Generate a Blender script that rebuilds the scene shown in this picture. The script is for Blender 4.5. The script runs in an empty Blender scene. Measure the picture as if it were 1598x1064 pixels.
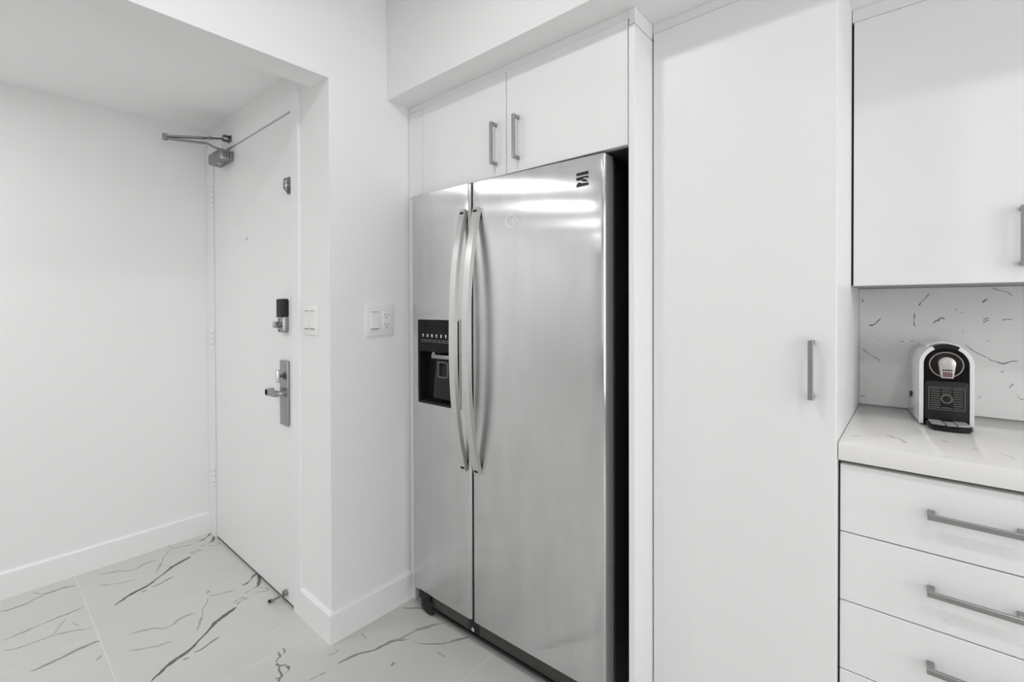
import bpy, bmesh, math, random
from mathutils import Matrix, Vector

# ------------------------------------------------------------------ camera, world, lights, exposure
scene = bpy.context.scene
COL = scene.collection
F_PX, YAW, PITCH, ROLL, CY = 729.566, .711337, -.0084259, -.0028844, 482.309
fw = Vector((-math.sin(YAW)*math.cos(PITCH), math.cos(YAW)*math.cos(PITCH), math.sin(PITCH)))
rt = Vector((math.cos(YAW), math.sin(YAW), 0))
up = rt.cross(fw)
R_ = rt*math.cos(ROLL) + up*math.sin(ROLL)
U_ = -rt*math.sin(ROLL) + up*math.cos(ROLL)
cam_data = bpy.data.cameras.new('camera')
cam = bpy.data.objects.new('camera', cam_data)
COL.objects.link(cam)
cam_data.sensor_fit = 'HORIZONTAL'
cam_data.sensor_width = 36.0
cam_data.lens = F_PX/1598*36
cam_data.shift_y = -(532-CY)/1598
cam_data.clip_start = .05
m = Matrix((R_, U_, -fw)).transposed().to_4x4()
m.translation = Vector((0, 0, 1.25))
cam.matrix_world = m
scene.camera = cam

world = bpy.data.worlds.new('world')
scene.world = world
world.use_nodes = True
world.node_tree.nodes['Background'].inputs[0].default_value = (.93, .96, 1, 1)
world.node_tree.nodes['Background'].inputs[1].default_value = 1.0

CAN_EMISSION = 102.0
BACK_EMISSION = 42.0
HALL_EMISSION = 130.0
ADDED_BACK_POWER = 9.0
ADDED_SIDE_POWER = 46.0
ld = bpy.data.lights.new('added_back_light', 'AREA')
ld.shape = 'RECTANGLE'; ld.size = 3.3; ld.size_y = 1.9
ld.energy = ADDED_BACK_POWER; ld.color = (.97, .985, 1)
lo = bpy.data.objects.new('added_back_light', ld)
COL.objects.link(lo)
lo.location = (.5, -6.92, 1.35); lo.rotation_euler = (math.radians(90), 0, 0)   # added frontal fill behind the camera, shines towards +Y

ld = bpy.data.lights.new('added_side_light', 'AREA')
ld.shape = 'RECTANGLE'; ld.size = 1.9; ld.size_y = 3.0
ld.energy = ADDED_SIDE_POWER; ld.color = (.985, .99, 1)
lo = bpy.data.objects.new('added_side_light', ld)
COL.objects.link(lo)
lo.location = (2.56, -.1, 1.30); lo.rotation_euler = (0, math.radians(90), 0)   # added fill for the end wall and hall, shines towards -X

vs = scene.view_settings
vs.view_transform = 'Standard'; vs.look = 'None'; vs.gamma = 1.0; vs.use_curve_mapping = False
vs.exposure = -0.13
scene.cycles.use_denoising = True
scene.cycles.use_adaptive_sampling = True
scene.cycles.adaptive_threshold = .05
scene.cycles.adaptive_min_samples = 16
scene.cycles.max_bounces = 6
scene.cycles.diffuse_bounces = 5
scene.cycles.glossy_bounces = 4
scene.cycles.caustics_reflective = False
scene.cycles.caustics_refractive = False
scene.cycles.sample_clamp_indirect = 4.0

# ------------------------------------------------------------------ printed vein patterns (metres on each slab)
PRINT_A = [
    (4, 0.9, [(0.0208, 0.5643), (0.0343, 0.5368), (0.0588, 0.5121), (0.074, 0.4883), (0.0674, 0.4754)]),
    (5, 0.9, [(0.0208, 0.5643), (0.0613, 0.5521), (0.1193, 0.5269), (0.136, 0.5053), (0.1384, 0.4863), (0.1472, 0.4594)]),
    (2, 0.7, [(0.136, 0.5053), (0.1551, 0.5287), (0.1968, 0.5432)]),
    (2, 0.6, [(0.1652, 0.4885), (0.1841, 0.5115), (0.2024, 0.541)]),
    (2.5, 0.75, [(0.1719, 0.4536), (0.176, 0.4178), (0.1853, 0.409)]),
    (2.5, 0.75, [(0.1894, 0.4619), (0.1926, 0.4319), (0.2039, 0.4122)]),
    (5.5, 0.95, [(0.2179, 0.4091), (0.2413, 0.3446), (0.2835, 0.2907), (0.3226, 0.2454), (0.3506, 0.2052), (0.3732, 0.1594), (0.3946, 0.1162), (0.4254, 0.0732)]),
    (3.5, 0.8, [(0.3617, 0.2993), (0.3693, 0.2702), (0.3832, 0.2331), (0.3799, 0.2065)]),
    (3, 0.8, [(0.3927, 0.1897), (0.3912, 0.1702)]),
    (5, 0.4, [(0.0816, 0.0754), (0.1097, 0.1421), (0.1468, 0.1902), (0.1255, 0.2341), (0.1331, 0.2877)]),
    (4, 0.35, [(0.1929, 0.0561), (0.2271, 0.1092), (0.2562, 0.1785)]),
    (2.5, 0.4, [(0.048, 0.3545), (0.1408, 0.3063), (0.2041, 0.2783), (0.2635, 0.252)]),
    (3, 0.45, [(0.048, 0.3545), (0.0683, 0.3989), (0.0823, 0.4524)]),
    (5, 0.6, [(-0.0083, 0.3681), (0.0195, 0.3573)]),
    (4, 0.6, [(0.1884, 0.2878), (0.2069, 0.275)]),
    (2.5, 0.2, [(0.4572, 0.45), (0.4617, 0.4759)]),
    (4, 0.2, [(-0.0568, 0.3622), (-0.0519, 0.3808)]),
]
PRINT_B = [
    (2.5, 0.75, [(-0.0032, 0.4248), (0.0127, 0.4052), (0.033, 0.4069)]),
    (2.5, 0.75, [(-0.0032, 0.4248), (0.0296, 0.4197), (0.033, 0.4069)]),
    (2.5, 0.75, [(0.033, 0.4069), (0.0411, 0.3883), (0.0567, 0.3794)]),
    (3, 0.8, [(0.0567, 0.3794), (0.0772, 0.3882), (0.0878, 0.4077)]),
    (3, 0.8, [(0.0733, 0.3848), (0.1088, 0.3723), (0.1313, 0.3749)]),
    (3, 0.8, [(0.0889, 0.3981), (0.12, 0.3946), (0.1275, 0.3717), (0.1498, 0.355)]),
    (3, 0.8, [(0.1234, 0.3518), (0.1302, 0.3657), (0.1313, 0.3749)]),
    (2, 0.35, [(-0.0626, 0.3692), (-0.0582, 0.3827)]),
    (2, 0.35, [(-0.0547, 0.3712), (-0.019, 0.3875)]),
    (2, 0.3, [(-0.0731, 0.4092), (-0.0172, 0.4177)]),
]
PRINT_B2 = [
    (2.5, 0.4, [(0.2195, 0.4196), (0.2195, 0.4495), (0.2204, 0.4832)]),
    (4, 0.7, [(0.2229, 0.5136), (0.2296, 0.5721), (0.2596, 0.6469), (0.2733, 0.7035), (0.3196, 0.7562)]),
    (3, 0.6, [(0.3212, 0.7549), (0.3737, 0.7763), (0.4365, 0.843), (0.4745, 0.9153)]),
    (5, 0.45, [(0.2579, 0.648), (0.2876, 0.7624), (0.3025, 0.8237), (0.3483, 0.9061)]),
    (3, 0.35, [(0.1626, 0.5208), (0.1626, 0.5577)]),
    (4, 0.5, [(0.3646, 0.6521), (0.3732, 0.6342)]),
    (3, 0.4, [(0.4439, 0.7858), (0.4827, 0.7885)]),
    (2.5, 0.4, [(0.1449, 0.6541), (0.1891, 0.6513)]),
]
PRINT_C = [
    (6, 0.5, [(0.1127, 0.9723), (0.129, 1.0191), (0.1098, 1.0761), (0.0914, 1.1328), (0.1088, 1.2072)]),
    (2.5, 0.5, [(0.0353, 1.0638), (0.0858, 1.1121), (0.0914, 1.1328)]),
    (3.5, 0.5, [(0.366, 0.9651), (0.3648, 1.0232), (0.3496, 1.0855), (0.3457, 1.1439), (0.3416, 1.2055)]),
    (3.5, 0.4, [(0.438, 0.963), (0.4697, 1.0122), (0.4747, 1.0465), (0.4759, 1.0942), (0.5009, 1.1477), (0.5385, 1.2045)]),
    (3, 0.3, [(0.4726, 1.0914), (0.4515, 1.1054), (0.4152, 1.1244), (0.3815, 1.1388)]),
    (3, 0.3, [(0.4311, 1.155), (0.4779, 1.1694)]),
]
PRINT_D = [
    (5.5, 0.6, [(0.0588, 1.0292), (0.0557, 1.0762), (0.0506, 1.1168), (0.0408, 1.1627), (0.0461, 1.2088)]),
    (4, 0.5, [(0.1581, 1.1843), (0.1436, 1.1999)]),
    (3, 0.35, [(0.0011, 1.0028), (0.0006, 1.019)]),
]
BACKSPLASH = [
    (1.6, 0.8, [(0.0313, 1.2828), (0.0222, 1.2646), (0.0131, 1.2545), (0.01, 1.2443)]),
    (1.6, 0.8, [(-0.0008, 1.2216), (-0.0023, 1.1989), (0.0009, 1.1783)]),
    (2, 0.9, [(-0.114, 1.1803), (-0.1003, 1.1841), (-0.0884, 1.1972), (-0.0817, 1.2059)]),
    (2, 0.9, [(0.0422, 1.1876), (0.0467, 1.1958), (0.0571, 1.2)]),
    (2, 0.9, [(0.0541, 1.2), (0.0659, 1.2062), (0.0689, 1.1994)]),
    (1.3, 0.8, [(-0.1312, 1.1025), (-0.1086, 1.0843), (-0.0881, 1.0707), (-0.083, 1.0625)]),
    (1.4, 0.85, [(0.108, 1.1382), (0.1208, 1.1212), (0.1402, 1.1049), (0.1593, 1.0947), (0.17, 1.0859), (0.1938, 1.0813), (0.2067, 1.0875), (0.2233, 1.0918)]),
    (1.4, 0.7, [(0.1665, 1.2955), (0.1851, 1.2875), (0.2033, 1.2777), (0.2098, 1.2701)]),
    (2.5, 0.9, [(0.1492, 1.2556), (0.1573, 1.2632)]),
    (2, 0.7, [(0.1494, 1.1979), (0.1615, 1.202)]),
    (1.5, 0.7, [(0.1507, 1.2037), (0.1615, 1.2097)]),
    (1.6, 0.7, [(0.1868, 1.2025), (0.1959, 1.2064), (0.2075, 1.2036)]),
    (1.5, 0.6, [(0.0891, 1.2362), (0.0963, 1.2303)]),
    (1.5, 0.5, [(0.1035, 1.2225), (0.1086, 1.2237)]),
    (1.6, 0.6, [(-0.0354, 1.132), (-0.0258, 1.1316)]),
    (1.6, 0.8, [(-0.0099, 1.1324), (-0.0052, 1.1368)]),
    (1.4, 0.7, [(-0.0067, 1.1036), (-0.002, 1.1163), (0.0042, 1.1216)]),
    (2, 0.7, [(-0.1316, 1.2663), (-0.1291, 1.2575)]),
    (1.6, 0.7, [(-0.136, 0.9443), (-0.1307, 0.9481), (-0.122, 0.9496)]),
    (1.6, 0.6, [(0.2032, 1.0114), (0.2108, 1.0254)]),
    (1.6, 0.6, [(0.1861, 1.0549), (0.1926, 1.0585)]),
    (1.5, 0.7, [(0.2168, 0.998), (0.2199, 0.9872), (0.2301, 0.9848)]),
    (1.5, 0.5, [(0.1564, 1.1413), (0.1618, 1.1427)]),
    (1.5, 0.5, [(0.1037, 1.1714), (0.1088, 1.1665)]),
    (1.5, 0.5, [(0.138, 0.973), (0.1475, 0.9819)]),
    (1.3, 0.5, [(-0.0916, 1.1327), (-0.0866, 1.1317)]),
]
COUNTER = [
    (2.5, 0.55, [(-0.0548, 1.5029), (-0.0403, 1.4871), (-0.0264, 1.4719), (-0.0149, 1.4366)]),
    (3, 0.4, [(0.0502, 1.53), (0.0599, 1.5061)]),
    (2.5, 0.4, [(0.1414, 1.4756), (0.1496, 1.4664), (0.1608, 1.4397)]),
    (3, 0.5, [(0.1004, 1.4802), (0.1088, 1.4758)]),
    (2.5, 0.35, [(-0.1193, 1.4274), (-0.0993, 1.4484)]),
    (3, 0.4, [(-0.042, 1.8518), (-0.0057, 1.8309)]),
    (2.5, 0.4, [(-0.0471, 1.4814), (-0.0354, 1.471)]),
    (3, 0.35, [(0.047, 1.369), (0.0602, 1.3697)]),
    (3, 0.3, [(0.1907, 1.9196), (0.1994, 1.9362)]),
    (2.5, 0.3, [(0.0252, 1.5847), (0.0432, 1.5855)]),
]

# the rest of each slab, beyond what the photograph frames, carries the same kind of marks
rng_ = random.Random(7)
def wander(x, y, dx, dy, n, jit):
    pts = []
    for k in range(n):
        pts.append((round(x+dx*k/(n-1)+rng_.uniform(-jit, jit), 4), round(y+dy*k/(n-1)+rng_.uniform(-jit, jit), 4)))
    return pts
PRINT_C += [(5, .85, wander(.06, .10, .34, .62, 6, .012)), (3.5, .45, wander(.30, .12, .22, .50, 5, .012)), (3, .4, wander(.08, .55, .20, .28, 4, .010))]
PRINT_D += [(5, .9, wander(.50, .12, -.38, .66, 6, .012)), (3.5, .45, wander(.10, .10, .18, .55, 5, .012)), (3, .4, wander(.35, .62, .20, .40, 4, .010))]
PRINT_A += [(4, .5, wander(.10, .75, .30, .36, 5, .012)), (3, .4, wander(.40, .70, .12, .40, 4, .010))]
PRINT_B += [(4, .5, wander(.15, .85, .30, .28, 5, .012))]
for _ in range(16):
    a_ = rng_.uniform(-1, 1)
    BACKSPLASH.append((1.6, .75, wander(rng_.uniform(.32, 1.62), rng_.uniform(.97, 1.27), .05*math.cos(a_), .05*math.sin(a_), 3, .004)))
for _ in range(8):
    a_ = rng_.uniform(-1, 1)
    COUNTER.append((2.5, .4, wander(rng_.uniform(.3, 1.6), rng_.uniform(1.42, 1.86), .09*math.cos(a_), .06*math.sin(a_), 3, .005)))

# ------------------------------------------------------------------ materials
MATS = {}
def new_mat(name):
    mt = bpy.data.materials.new(name); mt.use_nodes = True
    nt = mt.node_tree
    return mt, nt, nt.nodes['Principled BSDF']

def mat(name, color, rough=.5, metal=0., noise=.0, nscale=8., bump=0., bscale=60., coat=0., spec=.5, rnoise=0., emit=None):
    mt, nt, b = new_mat(name)
    N, L = nt.nodes, nt.links
    b.inputs['Roughness'].default_value = rough
    b.inputs['Metallic'].default_value = metal
    b.inputs['Specular IOR Level'].default_value = spec
    b.inputs['Coat Weight'].default_value = coat
    b.inputs['Coat Roughness'].default_value = .05
    tc = N.new('ShaderNodeTexCoord')
    nz = N.new('ShaderNodeTexNoise'); nz.inputs['Scale'].default_value = nscale
    L.new(tc.outputs['Object'], nz.inputs['Vector'])
    mix = N.new('ShaderNodeMix'); mix.data_type = 'RGBA'
    c = Vector(color)
    mix.inputs[6].default_value = (*(c*(1-noise)), 1)
    mix.inputs[7].default_value = (*[min(1, v) for v in c*(1+noise)], 1)
    L.new(nz.outputs[0], mix.inputs[0])
    L.new(mix.outputs[2], b.inputs['Base Color'])
    if rnoise:
        mr = N.new('ShaderNodeMapRange')
        mr.inputs[3].default_value = max(0, rough-rnoise); mr.inputs[4].default_value = rough+rnoise
        L.new(nz.outputs[0], mr.inputs[0]); L.new(mr.outputs[0], b.inputs['Roughness'])
    if bump:
        n2 = N.new('ShaderNodeTexNoise'); n2.inputs['Scale'].default_value = bscale; n2.inputs['Detail'].default_value = 3
        L.new(tc.outputs['Object'], n2.inputs['Vector'])
        bp = N.new('ShaderNodeBump'); bp.inputs['Strength'].default_value = bump; bp.inputs['Distance'].default_value = .002
        L.new(n2.outputs[0], bp.inputs['Height']); L.new(bp.outputs[0], b.inputs['Normal'])
    if emit:
        b.inputs['Emission Color'].default_value = (*emit[0], 1)
        b.inputs['Emission Strength'].default_value = emit[1]
    MATS[name] = mt
    return mt

def steel(name, color, rough, aniso, wav):
    """brushed sheet steel: vertical grain (uv tangent), fingerprints and a faint ripple of the sheet"""
    mt, nt, b = new_mat(name)
    N, L = nt.nodes, nt.links
    b.inputs['Metallic'].default_value = 1
    b.inputs['Anisotropic'].default_value = aniso
    tg = N.new('ShaderNodeTangent'); tg.direction_type = 'UV_MAP'; tg.uv_map = 'UVMap'
    L.new(tg.outputs[0], b.inputs['Tangent'])
    b.inputs['Anisotropic Rotation'].default_value = .0
    tc = N.new('ShaderNodeTexCoord')
    mp = N.new('ShaderNodeMapping'); mp.inputs['Scale'].default_value = (260, 260, 2.0)
    L.new(tc.outputs['Object'], mp.inputs[0])
    g = N.new('ShaderNodeTexNoise'); g.inputs['Scale'].default_value = 1; g.inputs['Detail'].default_value = 4
    L.new(mp.outputs[0], g.inputs['Vector'])
    sm = N.new('ShaderNodeMapping'); sm.inputs['Scale'].default_value = (14, 14, 3.2)
    L.new(tc.outputs['Object'], sm.inputs[0])
    s = N.new('ShaderNodeTexNoise'); s.inputs['Scale'].default_value = 1; s.inputs['Detail'].default_value = 5
    L.new(sm.outputs[0], s.inputs['Vector'])
    ad = N.new('ShaderNodeMath'); ad.operation = 'MULTIPLY_ADD'; ad.inputs[1].default_value = .35
    L.new(g.outputs[0], ad.inputs[0]); L.new(s.outputs[0], ad.inputs[2])
    cr = N.new('ShaderNodeMapRange'); cr.inputs[1].default_value = .35; cr.inputs[2].default_value = 1.0
    cr.inputs[3].default_value = .91; cr.inputs[4].default_value = 1.06
    L.new(ad.outputs[0], cr.inputs[0])
    mx = N.new('ShaderNodeVectorMath'); mx.operation = 'SCALE'; mx.inputs[0].default_value = color
    L.new(cr.outputs[0], mx.inputs['Scale']); L.new(mx.outputs[0], b.inputs['Base Color'])
    rr = N.new('ShaderNodeMapRange'); rr.inputs[3].default_value = rough*.85; rr.inputs[4].default_value = rough*1.15
    L.new(s.outputs[0], rr.inputs[0]); L.new(rr.outputs[0], b.inputs['Roughness'])
    if wav:
        wm = N.new('ShaderNodeMapping'); wm.inputs['Scale'].default_value = (3.2, 3.2, 1.1)
        L.new(tc.outputs['Object'], wm.inputs[0])
        w = N.new('ShaderNodeTexNoise'); w.inputs['Scale'].default_value = 1; w.inputs['Detail'].default_value = 0
        L.new(wm.outputs[0], w.inputs['Vector'])
        bp = N.new('ShaderNodeBump'); bp.inputs['Strength'].default_value = 1; bp.inputs['Distance'].default_value = wav
        L.new(w.outputs[0], bp.inputs['Height']); L.new(bp.outputs[0], b.inputs['Normal'])
    MATS[name] = mt
    return mt

def monotone_runs(pts):
    """split a polyline into pieces that are monotone along x or y"""
    runs, cur, axis = [], [pts[0]], None
    for p in pts[1:]:
        q = cur + [p]
        ok = None
        for ax in ((0, 1) if abs(q[-1][0]-q[0][0]) > abs(q[-1][1]-q[0][1]) else (1, 0)):
            d = [q[i+1][ax]-q[i][ax] for i in range(len(q)-1)]
            if all(v > 1e-5 for v in d) or all(v < -1e-5 for v in d):
                ok = ax; break
        if ok is None:
            runs.append((cur, axis)); cur = [cur[-1], p]
            axis = 0 if abs(p[0]-cur[0][0]) > abs(p[1]-cur[0][1]) else 1
        else:
            cur = q; axis = ok
    runs.append((cur, axis))
    return [r for r in runs if len(r[0]) > 1]

def vein_mat(name, base, dark, veins, axes, rough, wob=.022, wscale=18., cloud=.035, soft=.0012, coat=0., gain=1.6):
    """polished stone print: veins given as polylines, drawn by float curves, over faint clouding"""
    mt, nt, b = new_mat(name)
    N, L = nt.nodes, nt.links
    def math_(op, a, bb=None, clamp=False):
        n = N.new('ShaderNodeMath'); n.operation = op; n.use_clamp = clamp
        for i, v in enumerate((a, bb)):
            if v is None: continue
            if isinstance(v, (int, float)): n.inputs[i].default_value = v
            else: L.new(v, n.inputs[i])
        return n.outputs[0]
    def remap(v, lo, hi):
        n = N.new('ShaderNodeMapRange'); n.clamp = False
        n.inputs[1].default_value = lo; n.inputs[2].default_value = hi
        L.new(v, n.inputs[0]); return n.outputs[0]
    def curve(v, pts):
        n = N.new('ShaderNodeFloatCurve'); cm = n.mapping
        c = cm.curves[0]
        while len(c.points) < len(pts): c.points.new(.5, .5)
        for q, (x, y) in zip(c.points, pts): q.location = (x, y)
        cm.update(); L.new(v, n.inputs['Value']); return n.outputs[0]
    b.inputs['Roughness'].default_value = rough
    b.inputs['Coat Weight'].default_value = coat
    tc = N.new('ShaderNodeTexCoord')
    nz = N.new('ShaderNodeTexNoise'); nz.inputs['Scale'].default_value = wscale; nz.inputs['Detail'].default_value = 4
    L.new(tc.outputs['Object'], nz.inputs['Vector'])
    sub = N.new('ShaderNodeVectorMath'); sub.operation = 'SUBTRACT'; sub.inputs[1].default_value = (.5, .5, .5)
    L.new(nz.outputs['Color'], sub.inputs[0])
    sc = N.new('ShaderNodeVectorMath'); sc.operation = 'SCALE'; sc.inputs['Scale'].default_value = wob
    L.new(sub.outputs[0], sc.inputs[0])
    add = N.new('ShaderNodeVectorMath'); add.operation = 'ADD'
    L.new(tc.outputs['Object'], add.inputs[0]); L.new(sc.outputs[0], add.inputs[1])
    sep = N.new('ShaderNodeSeparateXYZ'); L.new(add.outputs[0], sep.inputs[0])
    P = (sep.outputs[axes[0]], sep.outputs[axes[1]])
    brk = N.new('ShaderNodeTexNoise'); brk.inputs['Scale'].default_value = 45; L.new(tc.outputs['Object'], brk.inputs['Vector'])
    wmul = math_('ADD', math_('MULTIPLY', brk.outputs[0], 1.1), .45)
    total = None
    for hw, inten, pts in veins:
        for run, ax in monotone_runs(pts):
            t = [p[ax] for p in run]; s = [p[1-ax] for p in run]
            if t[0] > t[-1]: t.reverse(); s.reverse()
            t0, t1 = t[0], t[-1]
            rng = max(max(s)-min(s), .05); s0 = min(s)-.1*rng; rng *= 1.2
            slope = math.sqrt(1+((max(s)-min(s))/max(t1-t0, 1e-4))**2)
            w = hw*gain*.001*min(slope, 3)/rng
            u = remap(P[ax], t0, t1); v = remap(P[1-ax], s0, s0+rng)
            off = curve(u, [((a-t0)/(t1-t0), (c-s0)/rng) for a, c in zip(t, s)])
            n_ = len(pts)
            wd = curve(u, [(0, 0), (.04, w*.5), (.25, w*.85), (.5, w*.65), (.75, w), (.96, w*.5), (1, 0)])
            d = math_('ABSOLUTE', math_('SUBTRACT', v, off))
            mk = math_('MULTIPLY', math_('SUBTRACT', math_('MULTIPLY', wd, wmul), d), rng/soft/min(slope, 3), True)
            mk = math_('MULTIPLY', mk, inten)
            total = mk if total is None else math_('MAXIMUM', total, mk)
    cl = N.new('ShaderNodeTexNoise'); cl.inputs['Scale'].default_value = 5; cl.inputs['Detail'].default_value = 5
    L.new(tc.outputs['Object'], cl.inputs['Vector'])
    m0 = N.new('ShaderNodeMix'); m0.data_type = 'RGBA'
    c = Vector(base)
    m0.inputs[6].default_value = (*(c*(1-cloud)), 1); m0.inputs[7].default_value = (*(c*(1+cloud)), 1)
    L.new(cl.outputs[0], m0.inputs[0])
    m1 = N.new('ShaderNodeMix'); m1.data_type = 'RGBA'
    m1.inputs[7].default_value = (*dark, 1)
    L.new(m0.outputs[2], m1.inputs[6])
    if total is not None: L.new(total, m1.inputs[0])
    else: m1.inputs[0].default_value = 0
    L.new(m1.outputs[2], b.inputs['Base Color'])
    MATS[name] = mt
    return mt

W = .88
mat('wall_paint', (W, W, W), .65, noise=.012, nscale=2.2, bump=.05, bscale=90, spec=.3)
mat('ceiling_paint', (.92, .92, .92), .8, noise=.012, nscale=2.5, bump=.05, bscale=80, spec=.2)
mat('trim_paint', (.89, .89, .89), .35, noise=.01, nscale=5)
mat('door_paint', (.88, .88, .88), .38, noise=.012, nscale=3, bump=.02, bscale=50)
mat('lacquer', (.88, .88, .88), .38, noise=.008, nscale=2, spec=.4)
mat('carcass', (.82, .82, .82), .35, noise=.01)
mat('gap_shade_dark', (.05, .05, .05), .7)  # near-black colour standing in for shade inside narrow gaps
mat('handle_nickel', (.36, .36, .355), .34, metal=1, noise=.05, nscale=40)
mat('bright_chrome', (.66, .66, .65), .18, metal=1, noise=.04, nscale=30)
mat('closer_metal', (.30, .30, .295), .38, metal=.85, noise=.08, nscale=40)
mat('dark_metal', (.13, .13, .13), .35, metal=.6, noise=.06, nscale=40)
mat('black_plastic', (.012, .012, .012), .35, noise=.1, nscale=30, spec=.3)
mat('black_gloss', (.006, .006, .006), .12, noise=.1, nscale=30, spec=.25)
mat('charcoal_plastic', (.022, .022, .021), .42, noise=.1, nscale=30, bump=.05, bscale=300, spec=.22)
mat('grille_plastic', (.115, .115, .105), .45, noise=.08, nscale=30)
mat('kick_plastic', (.045, .045, .040), .45, noise=.08, nscale=30)
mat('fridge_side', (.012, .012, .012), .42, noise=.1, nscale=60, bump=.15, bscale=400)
mat('gasket', (.01, .01, .01), .7)
mat('white_plastic', (.86, .86, .85), .25, noise=.006)
mat('slot_dark', (.12, .12, .12), .6)
mat('print_white', (.75, .75, .75), .5)
mat('machine_white', (.86, .855, .845), .14, noise=.01, coat=.4)
mat('machine_red', (.022, .010, .010), .08, noise=.3, nscale=40)
mat('burgundy', (.20, .10, .105), .4, noise=.1, nscale=30)
mat('silver_plastic', (.62, .60, .58), .28, metal=.5, noise=.04, nscale=20)
mat('grey_plate', (.62, .62, .61), .4, metal=.3, noise=.12, nscale=220)
mat('grout', (.80, .80, .77), .85, noise=.05, nscale=40)
mat('lamp_white', (.85, .85, .85), .4)
mat('lamp_glow', (1, 1, 1), .5, emit=((1, .985, .995), CAN_EMISSION))
mat('dim_lamp_glow', (1, 1, 1), .5, emit=((1, .985, .995), BACK_EMISSION))
mat('hall_lamp_glow', (1, 1, 1), .5, emit=((1, .985, .995), HALL_EMISSION))
mat('residue', (.86, .86, .86), .6, metal=.6, noise=.1, nscale=90)
mat('emblem_black', (.006, .006, .006), .3)
steel('door_steel', (.66, .66, .662), .17, 1.0, .0050)
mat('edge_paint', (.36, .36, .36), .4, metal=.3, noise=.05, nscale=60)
steel('bar_steel', (.68, .68, .66), .30, .5, 0)

FLOOR_C, FLOOR_D = (.62, .628, .600), (.10, .10, .092)
vein_mat('tile_print_a', FLOOR_C, FLOOR_D, PRINT_A, (0, 1), .22)
vein_mat('tile_print_b', FLOOR_C, FLOOR_D, PRINT_B + PRINT_B2, (0, 1), .22)
vein_mat('tile_print_c', FLOOR_C, FLOOR_D, PRINT_C, (0, 1), .22)
vein_mat('tile_print_d', FLOOR_C, FLOOR_D, PRINT_D, (0, 1), .22)
vein_mat('quartz_back', (.90, .90, .895), (.10, .10, .10), BACKSPLASH, (0, 2), .16, wob=.009, wscale=45., soft=.0006, cloud=.04, gain=1.25)
vein_mat('quartz_counter', (.90, .885, .865), (.36, .35, .34), COUNTER, (0, 1), .12, wob=.008, wscale=30., soft=.001, cloud=.03)
# glass with no lensing
mt, nt, b = new_mat('window_glass')
b.inputs['Transmission Weight'].default_value = 1; b.inputs['Roughness'].default_value = 0; b.inputs['IOR'].default_value = 1.05
MATS['window_glass'] = mt

# ------------------------------------------------------------------ mesh helpers
def finish(name, bm, m, parent=None, smooth=30, uv=None):
    bmesh.ops.recalc_face_normals(bm, faces=bm.faces)
    if uv is not None:
        lay = bm.loops.layers.uv.new('UVMap')
        for f in bm.faces:
            for l in f.loops:
                co = l.vert.co
                l[lay].uv = (co[uv[0]], co[uv[1]])
    me = bpy.data.meshes.new(name)
    off = Vector((0, 0, 0))
    if parent is not None and not parent.get('local_space'):
        p = parent
        while p is not None:
            off += p.location; p = p.parent
        bmesh.ops.translate(bm, verts=bm.verts, vec=-off)
    bm.to_mesh(me); bm.free()
    if smooth:
        me.polygons.foreach_set('use_smooth', [True]*len(me.polygons))
        me.set_sharp_from_angle(angle=math.radians(smooth))
    me.materials.append(MATS[m])
    o = bpy.data.objects.new(name, me)
    COL.objects.link(o)
    if parent is not None:
        o.parent = parent
        if parent.get('local_space'): LOCAL.append(o)
    return o
LOCAL = []

def box_into(bm, x0, x1, y0, y1, z0, z1, bev=0., seg=2):
    g = bmesh.ops.create_cube(bm, size=1)
    vs_ = g['verts']
    for v in vs_:
        v.co = Vector((x0+(x1-x0)*(v.co.x+.5), y0+(y1-y0)*(v.co.y+.5), z0+(z1-z0)*(v.co.z+.5)))
    if bev:
        es = list({e for v in vs_ for e in v.link_edges})
        bmesh.ops.bevel(bm, geom=es, offset=bev, segments=seg, profile=.5, affect='EDGES')
    return bm

def box(x0, x1, y0, y1, z0, z1, bev=0., seg=2):
    return box_into(bmesh.new(), x0, x1, y0, y1, z0, z1, bev, seg)

def boxes(lst, bev=0.):
    bm = bmesh.new()
    for b_ in lst: box_into(bm, *b_, bev=bev)
    return bm

def prism_into(bm, pts, axis, a, b_):
    """extrude a closed 2d outline along an axis between a and b; outline coordinates are the two other axes in order"""
    def P(p, t):
        if axis == 0: return (t, p[0], p[1])
        if axis == 1: return (p[0], t, p[1])
        return (p[0], p[1], t)
    v0 = [bm.verts.new(P(p, a)) for p in pts]; v1 = [bm.verts.new(P(p, b_)) for p in pts]
    n = len(pts)
    caps = [bm.faces.new(v0[::-1]), bm.faces.new(v1)]
    for i in range(n): bm.faces.new((v0[i], v0[(i+1) % n], v1[(i+1) % n], v1[i]))
    return caps

def prism(pts, axis, a, b_, bev=0.):
    bm = bmesh.new(); prism_into(bm, pts, axis, a, b_)
    if bev:
        bmesh.ops.recalc_face_normals(bm, faces=bm.faces)
        es = [e for e in bm.edges if len(e.link_faces) == 2 and e.calc_face_angle(0) > .6]
        bmesh.ops.bevel(bm, geom=es, offset=bev, segments=2, profile=.5, affect='EDGES')
    return bm

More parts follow.
